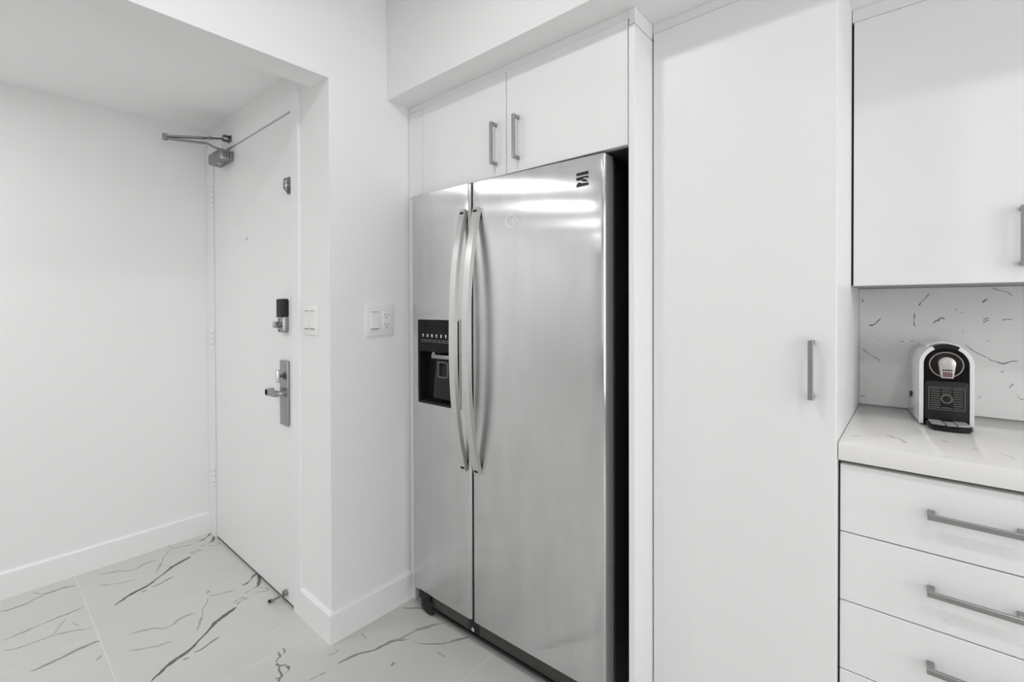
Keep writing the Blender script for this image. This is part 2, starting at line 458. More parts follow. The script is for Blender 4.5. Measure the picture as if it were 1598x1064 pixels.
def ring_into(bm, outer, inner, axis, a, b_, closed=True):
    """band between two matching outlines, extruded along an axis"""
    def P(p, t):
        if axis == 0: return (t, p[0], p[1])
        if axis == 1: return (p[0], t, p[1])
        return (p[0], p[1], t)
    V = [[bm.verts.new(P(p, t)) for p in L_] for L_ in (outer, inner) for t in (a, b_)]
    n = len(outer)
    for i in range(n if closed else n-1):
        j = (i+1) % n
        bm.faces.new((V[0][i], V[0][j], V[1][j], V[1][i]))
        bm.faces.new((V[2][j], V[2][i], V[3][i], V[3][j]))
        bm.faces.new((V[0][j], V[0][i], V[2][i], V[2][j]))
        bm.faces.new((V[1][i], V[1][j], V[3][j], V[3][i]))
    if not closed:
        bm.faces.new([V[k][0] for k in (0, 1, 3, 2)]); bm.faces.new([V[k][-1] for k in (0, 2, 3, 1)])
    return bm

def tube_into(bm, pts, rad, seg=10):
    """round bar along a polyline; rad a number or a list"""
    pts = [Vector(p) for p in pts]
    rings = []
    for i, p in enumerate(pts):
        d = (pts[min(i+1, len(pts)-1)] - pts[max(i-1, 0)]).normalized()
        a = Vector((0, 0, 1)) if abs(d.z) < .9 else Vector((1, 0, 0))
        u = d.cross(a).normalized(); v = d.cross(u)
        r = rad[i] if isinstance(rad, (list, tuple)) else rad
        rings.append([bm.verts.new(p + r*(u*math.cos(2*math.pi*k/seg) + v*math.sin(2*math.pi*k/seg))) for k in range(seg)])
    for A, B in zip(rings, rings[1:]):
        for k in range(seg): bm.faces.new((A[k], A[(k+1) % seg], B[(k+1) % seg], B[k]))
    bm.faces.new(rings[0][::-1]); bm.faces.new(rings[-1])
    return bm

def tube(pts, rad, seg=10): return tube_into(bmesh.new(), pts, rad, seg)

def strip_into(bm, pts, half_w, half_t, wdir):
    """flat bar of rectangular section along a polyline; wdir is the direction of its width"""
    pts = [Vector(p) for p in pts]; wdir = Vector(wdir).normalized()
    rings = []
    for i, p in enumerate(pts):
        d = (pts[min(i+1, len(pts)-1)] - pts[max(i-1, 0)]).normalized()
        n = d.cross(wdir).normalized()
        rings.append([bm.verts.new(p + wdir*half_w*a + n*half_t*c) for a, c in ((-1, -1), (1, -1), (1, 1), (-1, 1))])
    for A, B in zip(rings, rings[1:]):
        for k in range(4): bm.faces.new((A[k], A[(k+1) % 4], B[(k+1) % 4], B[k]))
    bm.faces.new(rings[0][::-1]); bm.faces.new(rings[-1])
    return bm

def rrect(x0, x1, y0, y1, r, n=5):
    pts = []
    for cx, cy, a0 in ((x1-r, y1-r, 0), (x0+r, y1-r, 90), (x0+r, y0+r, 180), (x1-r, y0+r, 270)):
        for k in range(n+1):
            a = math.radians(a0 + 90*k/n); pts.append((cx + r*math.cos(a), cy + r*math.sin(a)))
    return pts

def circle(cx, cy, r, n=28, ry=None):
    ry = ry or r
    return [(cx + r*math.cos(2*math.pi*k/n), cy + ry*math.sin(2*math.pi*k/n)) for k in range(n)]

def thing(name, label, cat, loc=(0, 0, 0), rotz=0., group=None, local=False):
    o = bpy.data.objects.new(name, None); COL.objects.link(o)
    o.location = loc; o.rotation_euler = (0, 0, rotz); o.empty_display_size = .1
    o['label'] = label; o['category'] = cat
    if group: o['group'] = group
    if local: o['local_space'] = 1
    return o
def tag(o, label, cat, group=None):
    o['label'] = label; o['category'] = cat
    if group: o['group'] = group
    return o
def struct(name, bm, m, smooth=30):
    o = finish(name, bm, m, None, smooth); o['kind'] = 'structure'; return o
def struct_root(name, loc=(0, 0, 0)):
    o = bpy.data.objects.new(name, None); COL.objects.link(o); o.location = loc; o.empty_display_size = .1
    o['kind'] = 'structure'; return o
def part_label(o, label): o['label'] = label; return o
def copy_tree(o, parent=None):
    c = o.copy(); COL.objects.link(c)
    if parent is not None: c.parent = parent
    for ch in list(o.children): copy_tree(ch, c)
    return c

# ------------------------------------------------------------------ the room shell
XL, XE, XH, XR = -2.958, -1.635, -1.755, 2.6      # hall wall, end wall face, its hall side, wall right of the camera
YD, YB, YF = .868, 1.935, -7.0                    # entry wall face, kitchen back wall, wall with the added window behind the camera
ZH, ZS, ZC = 2.205, 2.0875, 2.50                  # hall ceiling, soffit and header underside, kitchen ceiling

TX, TY = .605, 1.21
floor = struct('floor', box(XL-.05, XR+.05, YF-.05, YB+.05, -.06, -.0007), 'grout', smooth=0)
def tile_mesh(x0, x1, y0, y1, m):
    bm = box(x0+.0011, x1-.0011, y0+.0011, y1-.0011, -.012, 0)
    es = [e for e in bm.edges if all(v.co.z > -.001 for v in e.verts)]
    bmesh.ops.bevel(bm, geom=es, offset=.0005, segments=1, affect='EDGES')
    me = bpy.data.meshes.new('tile'); bmesh.ops.recalc_face_normals(bm, faces=bm.faces); bm.to_mesh(me); bm.free()
    me.materials.append(MATS[m]); return me
TILE_CACHE = {}
ix0 = -2.954
for i in range(-1, 10):
    for j in range(-6, 2):
        x0 = ix0 + i*TX; y0 = .309 + j*TY
        a0, a1 = max(x0, XL-.04), min(x0+TX, XR+.04); b0, b1 = max(y0, YF-.04), min(y0+TY, YB+.04)
        if a1-a0 < .02 or b1-b0 < .02: continue
        if j == 0: pr = 'abab'[i-1] if i in (1, 2, 3) else 'a'
        elif j == -1: pr = {0: 'c', 1: 'd'}.get(i, 'bacd'[i % 4])
        else: pr = 'acbd'[(i*3+j) % 4]
        if (i, j) == (1, 0): pr = 'a'
        if (i, j) == (2, 0): pr = 'b'
        if (i, j) == (3, 0) or j <= -2 or i >= 4: pr = 'd'
        key = (round(a0-x0, 3), round(a1-x0, 3), round(b0-y0, 3), round(b1-y0, 3), pr)
        if key not in TILE_CACHE: TILE_CACHE[key] = tile_mesh(*key[:4], 'tile_print_'+pr)
        o = bpy.data.objects.new('tile', TILE_CACHE[key]); COL.objects.link(o)
        o.location = (x0, y0, 0); o.parent = floor

struct('wall_left', box(XL-.12, XL, YF, YD+.15, 0, ZC), 'wall_paint')
# entry wall: above the frame, right of the frame
DX0, DX1, DZ = -2.846, -1.926, 2.040             # door leaf
FX0, FX1, FZ = XL+.001, -1.862, 2.112            # frame outside
wl = boxes([(XL, XE, YD, YD+.13, FZ, ZC), (FX1, XE, YD, YD+.13, 0, FZ)])
bmesh.ops.remove_doubles(wl, verts=wl.verts, dist=1e-5)
struct('wall_entry', wl, 'wall_paint')
# end wall of the kitchen with the header beam running on over the hall opening
struct('wall_end', boxes([(XH, XE, YD+.13, YB, 0, ZC), (XH, XE, YF, YD, ZS, ZC)]), 'wall_paint')
struct('wall_back', box(XE-.12, XR+.12, YB, YB+.12, 0, ZC), 'wall_paint')
vy0, vy1, vz0, vz1 = -1.6, 1.4, .30, 2.30
struct('wall_right', boxes([(XR, XR+.12, YF, vy0, 0, ZC), (XR, XR+.12, vy1, YB, 0, ZC), (XR, XR+.12, vy0, vy1, 0, vz0), (XR, XR+.12, vy0, vy1, vz1, ZC)]), 'wall_paint')
wx0, wx1, wz0, wz1 = -1.2, 2.2, .35, 2.35
struct('wall_front', boxes([(XL-.12, wx0, YF-.12, YF, 0, ZC), (wx1, XR+.12, YF-.12, YF, 0, ZC), (wx0, wx1, YF-.12, YF, 0, wz0), (wx0, wx1, YF-.12, YF, wz1, ZC)]), 'wall_paint')
struct('ceiling', box(XE, XR+.12, YF-.12, YB+.12, ZC, ZC+.1), 'ceiling_paint')
struct('ceiling_hall', box(XL-.12, XH, YF-.12, YD+.13, ZH, ZH+.1), 'ceiling_paint')
struct('ceiling_soffit', box(XE+.0005, XR, 1.12, YB, ZS, ZC), 'wall_paint')
win = struct_root('added_window_1', (.5, YF-.06, wz0))  # unseen window, added to bring soft light in from behind
finish('window_frame', boxes([(wx0, wx1, YF-.1, YF-.03, wz0, wz0+.06), (wx0, wx1, YF-.1, YF-.03, wz1-.06, wz1), (wx0, wx0+.06, YF-.1, YF-.03, wz0, wz1), (wx1-.06, wx1, YF-.1, YF-.03, wz0, wz1), (.47, .53, YF-.1, YF-.03, wz0, wz1)]), 'trim_paint', win)
for a in (wx0+.06, .53):
    finish('window_pane', box(a, a+1.61, YF-.07, YF-.065, wz0+.06, wz1-.06), 'window_glass', win, smooth=0)

vm = (vy0+vy1)/2
win = struct_root('added_window_2', (XR+.06, vm, vz0))  # unseen window, added to go with the side fill light
finish('window_frame', boxes([(XR+.03, XR+.1, vy0, vy1, vz0, vz0+.06), (XR+.03, XR+.1, vy0, vy1, vz1-.06, vz1), (XR+.03, XR+.1, vy0, vy0+.06, vz0, vz1), (XR+.03, XR+.1, vy1-.06, vy1, vz0, vz1), (XR+.03, XR+.1, vm-.03, vm+.03, vz0, vz1)]), 'trim_paint', win)
for a in (vy0+.06, vm+.03):
    finish('window_pane', box(XR+.065, XR+.07, a, a+1.41, vz0+.06, vz1-.06), 'window_glass', win, smooth=0)
# profile: flat board, 113 mm high with an eased top
def board_profile(t=.013, h=.115): return [(0, 0), (t, 0), (t, h-.008), (t-.006, h), (0, h)]
def base_x(x0, x1, y):     # board on a wall that faces -Y, mitred corner at x1
    bm = bmesh.new(); pr = board_profile()
    A = [bm.verts.new((x0, y-d, z)) for d, z in pr]; B = [bm.verts.new((x1+d, y-d, z)) for d, z in pr]
    n = len(pr)
    for i in range(n): bm.faces.new((A[i], A[(i+1) % n], B[(i+1) % n], B[i]))
    bm.faces.new(A[::-1]); bm.faces.new(B); return bm
def base_y(y0, y1, x, mitre=True):    # board on a wall that faces +X
    bm = bmesh.new(); pr = board_profile()
    A = [bm.verts.new((x+d, y0-(d if mitre else 0), z)) for d, z in pr]; B = [bm.verts.new((x+d, y1, z)) for d, z in pr]
    n = len(pr)
    for i in range(n): bm.faces.new((A[i], A[(i+1) % n], B[(i+1) % n], B[i]))
    bm.faces.new(A[::-1]); bm.faces.new(B); return bm
struct('baseboard_left', base_y(YF, YD-.006, XL, False), 'trim_paint')
struct('baseboard_entry', base_x(FX1, XE, YD), 'trim_paint')
struct('baseboard_end', base_y(YD, 1.2265, XE), 'trim_paint')

# ------------------------------------------------------------------ the entry door with its hardware
door = struct_root('door_1', (-2.415, YD, 0))
YFR = .856                                        # face of the steel frame
YS = .862                                         # face of the door leaf
fr = boxes([(FX0, DX0-.004, YFR, YD+.12, 0, FZ), (DX1+.004, FX1, YFR, YD+.12, 0, FZ), (DX0-.004, DX1+.004, YFR, YD+.12, DZ+.004, FZ)])
part_label(finish('door_frame', fr, 'trim_paint', door), 'white painted steel door frame')
finish('door_leaf', box(DX0, DX1, YS, YS+.045, .012, DZ, .0015, 1), 'door_paint', door)
finish('door_gap_shade', boxes([(DX0-.004, DX1+.004, YS+.046, YS+.07, 0, DZ+.004)]), 'gap_shade_dark', door)  # dark sheet behind the leaf, paints the shade in the gap around it
finish('threshold', box(DX0, DX1, YS+.003, YD+.12, .0005, .011), 'dark_metal', door)
for hz in (1.83, 1.075, .335):
    h = finish('hinge', tube([(DX0-.012, YFR-.004, hz-.052), (DX0-.012, YFR-.004, hz+.052)], .0065, 12), 'trim_paint', door)
    for q in (-.03, .0, .03):
        finish('hinge_joint', tube([(DX0-.012, YFR-.004, hz+q-.0012), (DX0-.012, YFR-.004, hz+q+.0012)], .0069, 12), 'handle_nickel', h)
    finish('hinge_leaf', box(DX0-.045, DX0-.016, YFR-.0015, YFR, hz-.052, hz+.052), 'trim_paint', h)
finish('peephole', prism(circle(-2.400, 1.568, .0065, 16), 1, YS-.004, YS+.002), 'bright_chrome', door)
# electronic deadbolt: back cover dark, thumb turn on a nickel base
lk = part_label(finish('smart_lock', prism(rrect(-2.012, -1.957, 1.140, 1.210, .010), 1, YS-.026, YS, .004), 'handle_nickel', door), 'electronic deadbolt with dark battery cover')
finish('battery_cover', prism(rrect(-2.014, -1.955, 1.204, 1.279, .009), 1, YS-.030, YS, .004), 'charcoal_plastic', lk)
finish('cover_band', box(-2.0143, -1.9547, YS-.0303, YS-.024, 1.2035, 1.2065), 'black_plastic', lk)
finish('turn_boss', prism(circle(-1.990, 1.172, .0125, 20), 1, YS-.034, YS-.024), 'closer_metal', lk)
finish('thumb_turn', prism(rrect(-1.9935, -1.9865, 1.160, 1.184, .003), 1, YS-.052, YS-.032, .0015), 'closer_metal', lk)
for q in (-.024, .020): finish('screw', prism(circle(-1.990, 1.172+q, .004, 12), 1, YS-.0275, YS-.024), 'dark_metal', lk)
finish('lock_backing', box(-2.018, -1.943, YS-.003, YS, 1.132, 1.288, .001), 'door_paint', door)
# escutcheon with lever
hp = part_label(finish('handle_plate', prism(rrect(-2.030, -1.957, .752, 1.022, .004), 1, YS-.010, YS, .002), 'handle_nickel', door), 'long brushed nickel lever handle plate')
finish('lever', tube([(-1.978, YS-.008, .890), (-1.978, YS-.046, .890)], .0105, 14), 'bright_chrome', hp)
lv = bmesh.new()
prism_into(lv, rrect(-2.062, -1.967, .878, .902, .009), 1, YS-.056, YS-.040)
finish('lever_grip', lv, 'handle_nickel', hp)
finish('lever_return', prism(rrect(-2.072, -2.040, .874, .906, .005), 1, YS-.056, YS-.028, .002), 'bright_chrome', hp)
finish('rose', prism(circle(-1.978, .890, .019, 24), 1, YS-.015, YS-.009), 'closer_metal', hp)
finish('turn_piece', prism(rrect(-1.990, -1.979, .934, .986, .004), 1, YS-.043, YS-.028, .002), 'bright_chrome', hp)
finish('turn_stem', tube([(-1.9845, YS-.009, .960), (-1.9845, YS-.030, .960)], .0065, 12), 'dark_metal', hp)
finish('turn_rose', prism(circle(-1.9845, .960, .0155, 20), 1, YS-.013, YS-.009), 'dark_metal', hp)
finish('strike_edge', box(DX1-.002, DX1+.003, YS-.003, YS+.004, .855, .965), 'closer_metal', door)
# swing guard near the top
sg = part_label(finish('swing_guard', prism(rrect(-1.958, -1.938, 1.708, 1.778, .004), 1, YS-.005, YS), 'closer_metal', door), 'small chrome swing bar door guard')
finish('guard_ball', tube([(-1.949, YS-.005, 1.757), (-1.949, YS-.014, 1.757)], [.006, .008], 12), 'bright_chrome', sg)
g = bmesh.new()
strip_into(g, [(-1.956, YS-.008, 1.775), (-1.962, YS-.016, 1.766), (-1.962, YS-.016, 1.730), (-1.954, YS-.008, 1.716)], .004, .0022, (0, -1, .2))
finish('guard_bar', g, 'bright_chrome', sg)
finish('guard_hinge', tube([(-1.947, YS-.007, 1.711), (-1.947, YS-.007, 1.738)], .006, 12), 'dark_metal', sg)
# overhead closer: body on the leaf, forearm and rod up to a shoe on the frame head
cx0, cx1, cy0, cz0, cz1 = -2.742, -2.562, .798, 1.970, 2.016
body = prism([(cx0+.02, cy0), (cx1-.004, cy0), (cx1, cy0+.012), (cx1, YS), (cx0, YS), (cx0, cy0+.022)], 2, cz0, cz1, .002)
cb = part_label(finish('closer_body', body, 'closer_metal', door), 'grey overhead door closer')
finish('cover_screw', prism(circle(cx1-.10, cy0+.03, .011, 18), 2, cz0-.002, cz0+.002), 'bright_chrome', cb)
for a, c_ in ((-.13, .026), (-.06, .045)): finish('cover_screw', prism(circle(cx1+a, cy0+c_, .005, 12), 2, cz0-.0015, cz0+.001), 'dark_metal', cb)
for k in range(3):
    finish('valve', box(cx1, cx1+.0025, cy0+.018+.012*k, cy0+.023+.012*k, cz0+.008, cz1-.006), 'dark_metal', cb)
pv = (-2.652, .834)
finish('pinion', tube([(pv[0], pv[1], cz1), (pv[0], pv[1], cz1+.026)], [.013, .011], 14), 'dark_metal', cb)
elbow = (-2.780, .630, 2.081)
a1 = bmesh.new()
strip_into(a1, [(pv[0], pv[1], cz1+.022), (pv[0]-.012, pv[1]-.025, cz1+.030), (pv[0]-.028, pv[1]-.052, cz1+.046), (elbow[0], elbow[1], elbow[2]-.010)], .011, .0035, (.88, -.47, 0))
finish('main_arm', a1, 'closer_metal', cb)
shoe = (-2.592, YFR-.010, 2.081)
def lerp(a, b_, t): return tuple(a[i]+(b_[i]-a[i])*t for i in range(3))
a2 = bmesh.new(); strip_into(a2, [elbow, lerp(elbow, shoe, .62)], .010, .0045, (.78, -.62, 0))
finish('forearm', a2, 'closer_metal', cb)
finish('arm_rod', tube([lerp(elbow, shoe, .60), lerp(elbow, shoe, .93)], .0048, 10), 'dark_metal', cb)
finish('lock_nut', tube([lerp(elbow, shoe, .70), lerp(elbow, shoe, .735)], .0085, 6), 'closer_metal', cb)
finish('elbow_pin', tube([(elbow[0], elbow[1], elbow[2]-.018), (elbow[0], elbow[1], elbow[2]+.012)], .011, 14), 'closer_metal', cb)
sh = boxes([(shoe[0]-.020, shoe[0]+.020, YFR-.004, YFR, shoe[2]-.014, shoe[2]+.016), (shoe[0]-.016, shoe[0]+.016, YFR-.032, YFR, shoe[2]-.013, shoe[2]-.009), (shoe[0]-.016, shoe[0]+.016, YFR-.032, YFR, shoe[2]+.009, shoe[2]+.013)])
finish('arm_shoe', sh, 'dark_metal', cb)
# kick-down stop at the bottom of the leaf
ds = part_label(finish('door_holder', prism(circle(-1.998, .046, .012, 18), 1, YS-.014, YS), 'closer_metal', door), 'kick-down door holder')
finish('holder_arm', tube([(-1.998, YS-.012, .046), (-2.022, YS-.026, .026), (-2.046, YS-.042, .010)], [.0055, .005, .0055], 10), 'closer_metal', ds)
finish('holder_tip', tube([(-2.046, YS-.042, .010), (-2.058, YS-.050, .0062)], [.0065, .0055], 10), 'charcoal_plastic', ds)

# ------------------------------------------------------------------ wall plates
sw = thing('light_switch', 'white double rocker switch plate beside the entry door frame', 'light switch', (-1.780, YD, 1.196))
finish('cover_plate', prism(rrect(-1.838, -1.722, 1.137, 1.255, .004), 1, YD-.006, YD, .002), 'white_plastic', sw)
for x in (-1.803, -1.757):
    f_ = finish('rocker_frame', box(x-.0185, x+.0185, YD-.0075, YD-.004, 1.161, 1.231, .001, 1), 'white_plastic', sw)
    bm = bmesh.new()
    prism_into(bm, [(YD-.007, 1.163), (YD-.0125, 1.163), (YD-.0085, 1.196), (YD-.0095, 1.229), (YD-.007, 1.229)], 0, x-.0165, x+.0165)
    finish('rocker', bm, 'white_plastic', sw)
    for q0, q1 in ((1.1595, 1.1625), (1.2295, 1.2315)): finish('rocker_gap', box(x-.017, x+.017, YD-.0080, YD-.007, q0, q1), 'slot_dark', sw)

ol = thing('outlet_switch', 'white wall plate with one rocker and a double socket next to the refrigerator', 'outlet', (XE, 1.078, 1.19))
finish('cover_plate', prism(rrect(1.016, 1.142, 1.128, 1.254, .005), 0, XE, XE+.0065, .002), 'white_plastic', ol)
y = 1.053
bm = bmesh.new()
prism_into(bm, [(XE+.005, 1.159), (XE+.0145, 1.159), (XE+.0085, 1.192), (XE+.0100, 1.224), (XE+.005, 1.224)], 1, y-.0165, y+.0165)
finish('rocker', bm, 'white_plastic', ol)
for q0, q1 in ((1.1555, 1.159), (1.224, 1.2255)): finish('rocker_gap', box(XE+.006, XE+.0070, y-.018, y+.018, q0, q1), 'slot_dark', ol)
y = 1.105
rc = finish('receptacle', box(XE+.005, XE+.0095, y-.0165, y+.0165, 1.158, 1.225, .0015, 1), 'white_plastic', ol)
for zc in (1.212, 1.173):
    for dy in (-.007, .007):
        finish('socket_slot', box(XE+.0092, XE+.0099, y+dy-.0013, y+dy+.0013, zc-.0035, zc+.0045), 'slot_dark', rc)
    finish('ground_hole', prism(circle(y, zc-.011, .0026, 12), 0, XE+.0092, XE+.0099), 'slot_dark', rc)
finish('test_button', box(XE+.0095, XE+.0105, y-.006, y+.006, 1.190, 1.195, .0004, 1), 'trim_paint', rc)

# ------------------------------------------------------------------ cabinet hardware
def pull(parent, x, yface, z, vertical, length=.142):
    """square bar pull on a face that looks towards -Y; x, z is its centre"""
    bar_w, bar_t, proj_ = .0115, .008, .032
    h_ = length/2
    if vertical:
        o = finish('handle', box(x-bar_w/2, x+bar_w/2, yface-proj_, yface-proj_+bar_t, z-h_, z+h_, .0008, 1), 'handle_nickel', parent)
        for s in (-1, 1):
            c = z+s*(h_-.0055)
            finish('handle_post', box(x-.0045, x+.0045, yface-proj_+bar_t-.001, yface, c-.0055, c+.0055, .0006, 1), 'handle_nickel', o)
    else:
        o = finish('handle', box(x-h_, x+h_, yface-proj_, yface-proj_+bar_t, z-bar_w/2, z+bar_w/2, .0008, 1), 'handle_nickel', parent)
        for s in (-1, 1):
            c = x+s*(h_-.0065)
            finish('handle_post', box(c-.0065, c+.0065, yface-proj_+bar_t-.001, yface, z-.004, z+.0065, .0006, 1), 'handle_nickel', o)
    return o

# ------------------------------------------------------------------ cabinet over the refrigerator
YC = 1.225
CX0, CX1 = -1.541, -.617
fc = thing('bridge_cabinet', 'white two-door cabinet above the refrigerator under the soffit', 'cabinet', (-1.08, 1.58, 1.705))
finish('carcass', box(CX0+.001, CX1, YC+.021, YB-.002, 1.706, 2.062), 'carcass', fc)
for x0, x1, hx in ((CX0+.002, -1.0815, -1.127), (-1.0785, CX1-.003, -1.024)):
    d = finish('cabinet_door', box(x0, x1, YC, YC+.019, 1.706, 2.060, .0012, 1), 'lacquer', fc)
    pull(d, hx, YC, 1.819, True, .148)
finish('top_filler', box(XE+.002, -.6172, YC+.004, YC+.022, 2.062, ZS-.0005), 'lacquer', fc)
finish('bottom_panel', box(CX0+.001, CX1, YC+.0195, YB-.002, 1.7025, 1.7055), 'dark_metal', fc)  # underside coloured dark for the shade in the niche over the refrigerator
finish('gap_shade', box(CX0+.003, CX1-.002, YC+.0192, YC+.0208, 1.708, 2.061), 'gap_shade_dark', fc)  # dark backing, paints the shade between the two doors
finish('side_filler', box(XE+.002, CX0-.001, YC+.001, YC+.02, 1.702, 2.060, .001, 1), 'lacquer', fc)
fp = thing('side_panel', 'white upright side panel between the end wall and the refrigerator', 'panel', (-1.61, 1.58, 0))
finish('panel', box(XE+.0015, -1.605, YC+.003, YB-.002, .001, 1.700, .001, 1), 'lacquer', fp)
finish('panel_edge', box(XE+.0015, -1.6052, YC+.001, YC+.003, .001, 1.700, .0004, 1), 'lacquer', fp)

tp = thing('tall_end_panel', 'thin white upright panel between the refrigerator and the pantry door', 'panel', (-.607, 1.58, 0))
finish('panel', box(-.6165, -.598, YC-.002, YB-.002, .001, 2.040, .0012, 1), 'lacquer', tp)
finish('panel_cap', box(-.6165, -.5985, YC+.001, YB-.002, 2.0425, ZS-.0005, .0008, 1), 'lacquer', tp)
finish('cap_seam', box(-.616, -.5995, YC+.002, YB-.002, 2.0398, 2.0427), 'slot_dark', tp)

# ------------------------------------------------------------------ pantry
YP = 1.340
pc = thing('pantry_cabinet', 'tall plain white pantry cabinet with one full-height door', 'cabinet', (-.37, 1.64, 0))
finish('carcass', box(-.5955, -.1415, YP+.021, YB-.002, .10, 2.060), 'carcass', pc)
finish('side_panel', box(-.1413, -.1390, YP+.004, YB-.002, .001, ZS-.0005), 'lacquer', pc)
finish('toe_kick', box(-.595, -.142, YP+.07, YP+.085, .001, .099), 'carcass', pc)
d = finish('cabinet_door', box(-.5945, -.1405, YP, YP+.019, .102, 2.058, .0012, 1), 'lacquer', pc)
pull(d, -.1885, YP, 1.092, True, .142)
finish('gap_shade', box(-.5965, -.5945, YP+.006, YP+.0205, .102, 2.058), 'gap_shade_dark', pc)  # dark strip for the shade between end panel and pantry door
finish('top_filler', box(-.5965, -.1415, YP+.004, YP+.022, 2.0605, ZS-.0005), 'lacquer', pc)

# ------------------------------------------------------------------ drawers, counter, backsplash, wall cabinet
YW = 1.362
bc = thing('drawer_cabinet', 'white base cabinet with stacked drawers under the quartz counter beside the pantry', 'cabinet', (.094, 1.65, 0))
finish('carcass', box(-.1365, .324, YW+.021, YB-.002, .10, .866), 'carcass', bc)
finish('toe_kick', box(-.136, .323, YW+.07, YW+.085, .001, .099), 'carcass', bc)
finish('gap_shade', box(-.1355, .3235, YW+.0192, YW+.0208, .104, .866), 'gap_shade_dark', bc)  # dark backing so the slits between drawers look shaded
finish('side_gap_shade', box(-.1385, -.1367, YW+.012, YW+.0208, .104, .878), 'gap_shade_dark', bc)  # painted shade in the joint against the pantry
for z0, z1 in ((.7075, .868), (.5425, .7045), (.3765, .5395), (.104, .3735)):
    d = finish('drawer', box(-.1345, .3215, YW, YW+.019, z0, z1, .0012, 1), 'lacquer', bc)
    pull(d, .0955, YW, z0+(.088 if z1-z0 < .2 else .17), False, .148)

ct = thing('countertop', 'white quartz countertop with faint veins carrying the coffee machine', 'countertop', (.6, 1.64, .88))
finish('slab', box(-.1375, 1.70, 1.347, 1.914, .880, .922, .0018, 2), 'quartz_counter', None).parent = None
slab = bpy.data.objects['slab']
slab.parent = ct; slab.location = (-.6, -1.64, -.88)
bs = tag(finish('backsplash', box(-.1385, 1.70, 1.915, YB-.001, .9225, 1.3005, .0008, 1), 'quartz_back', None), 'grey-veined quartz backsplash slab behind the coffee machine', 'backsplash')

YU = 1.650
uc = thing('wall_cabinet', 'glossy white wall cabinet above the backsplash and coffee machine', 'cabinet', (.05, 1.79, 1.302))
finish('carcass', box(-.1375, .228, YU+.021, YB-.002, 1.304, 2.050), 'carcass', uc)
finish('bottom_panel', box(-.1378, .228, YU+.003, 1.9145, 1.3012, 1.3038), 'handle_nickel', uc)
d = finish('cabinet_door', box(-.1335, .2265, YU, YU+.019, 1.302, 2.050, .0012, 1), 'lacquer', uc)
pull(d, .1945, YU, 1.412, True, .142)
finish('gap_shade', box(-.1375, -.1337, YU+.012, YU+.0205, 1.303, 2.050), 'gap_shade_dark', uc)  # dark strip for the shade beside the wall cabinet door
finish('top_filler', box(-.1375, .228, YU+.004, YU+.022, 2.0525, ZS-.0005), 'lacquer', uc)
# neighbours to the right, out of frame
for k, t in ((1, 'white base cabinet with drawers next along the counter'), (2, 'white base cabinet with drawers farthest along the counter')):
    c = copy_tree(bc); c.location.x += .463*k; c['label'] = t
for k, t in ((1, 'white wall cabinet second from the pantry'), (2, 'white wall cabinet third from the pantry')):
    c = copy_tree(uc); c.location.x += .368*k; c['label'] = t

# ------------------------------------------------------------------ refrigerator (local: x along the front, y into the niche)
rf = thing('refrigerator', 'stainless steel side-by-side refrigerator with ice and water dispenser', 'refrigerator', (-1.577, 1.190, 0), math.radians(1.679), local=True)
FW = .8874
def door_shape(x0, x1, z0, z1, r=.012, crown=.004, th=.056, full=(0., FW)):
    """door leaf: plan with a slight crown and rounded front edges, extruded upwards"""
    n = 14; pts = []
    def cr(x): s = (x-full[0])/(full[1]-full[0])*2-1; return crown*s*s
    pts.append((x0, th))
    for k in range(5):
        a = math.pi/2*k/4; pts.append((x0+r-r*math.cos(a), cr(x0)+r-r*math.sin(a)))
    for k in range(1, n):
        x = x0+r+(x1-x0-2*r)*k/n; pts.append((x, cr(x)))
    for k in range(5):
        a = math.pi/2*(1-k/4); pts.append((x1-r+r*math.cos(a), cr(x1)+r-r*math.sin(a)))
    pts.append((x1, th))
    return pts
Z0, Z1 = .088, 1.697
GAP0, GAP1 = .3395, .3485
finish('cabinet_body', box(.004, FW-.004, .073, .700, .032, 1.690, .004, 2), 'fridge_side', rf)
for q0, q1 in ((.012, GAP0-.006), (GAP1+.006, FW-.012)): finish('door_gasket', box(q0, q1, .055, .074, Z0+.01, Z1-.01), 'gasket', rf)
finish('fridge_gap_shade', box(GAP0+.0005, GAP1-.0005, .016, .074, Z0+.002, Z1-.002), 'gasket', rf)  # black strip standing in for the shade between the two doors
finish('side_flange', boxes([(FW-.006, FW-.0030, .069, .0735, .06, 1.688)]), 'closer_metal', rf)
# freezer door with an opening for the dispenser: built as a frame of prisms around the cavity
DU0, DU1, DZ0, DZ1 = .047, .287, .857, 1.195
def cut_door():
    bm = bmesh.new(); prism_into(bm, door_shape(0, GAP0, Z0, Z1), 2, Z0, Z1)
    bmesh.ops.recalc_face_normals(bm, faces=bm.faces)
    me = bpy.data.meshes.new('tmp_a'); bm.to_mesh(me); bm.free()
    A = bpy.data.objects.new('tmp_a', me); COL.objects.link(A)
    bm = prism(rrect(DU0, DU1, DZ0, DZ1, .010, 4), 1, -.02, .050)
    bmesh.ops.recalc_face_normals(bm, faces=bm.faces)
    me2 = bpy.data.meshes.new('tmp_b'); bm.to_mesh(me2); bm.free()
    B = bpy.data.objects.new('tmp_b', me2); COL.objects.link(B)
    md = A.modifiers.new('cut', 'BOOLEAN'); md.object = B; md.operation = 'DIFFERENCE'; md.solver = 'EXACT'
    dg = bpy.context.evaluated_depsgraph_get()
    ev = A.evaluated_get(dg); out = bmesh.new(); out.from_mesh(ev.to_mesh())
    for o_ in (A, B): bpy.data.objects.remove(o_, do_unlink=True)
    return out
fd = finish('freezer_door', cut_door(), 'door_steel', rf, uv=(0, 2))
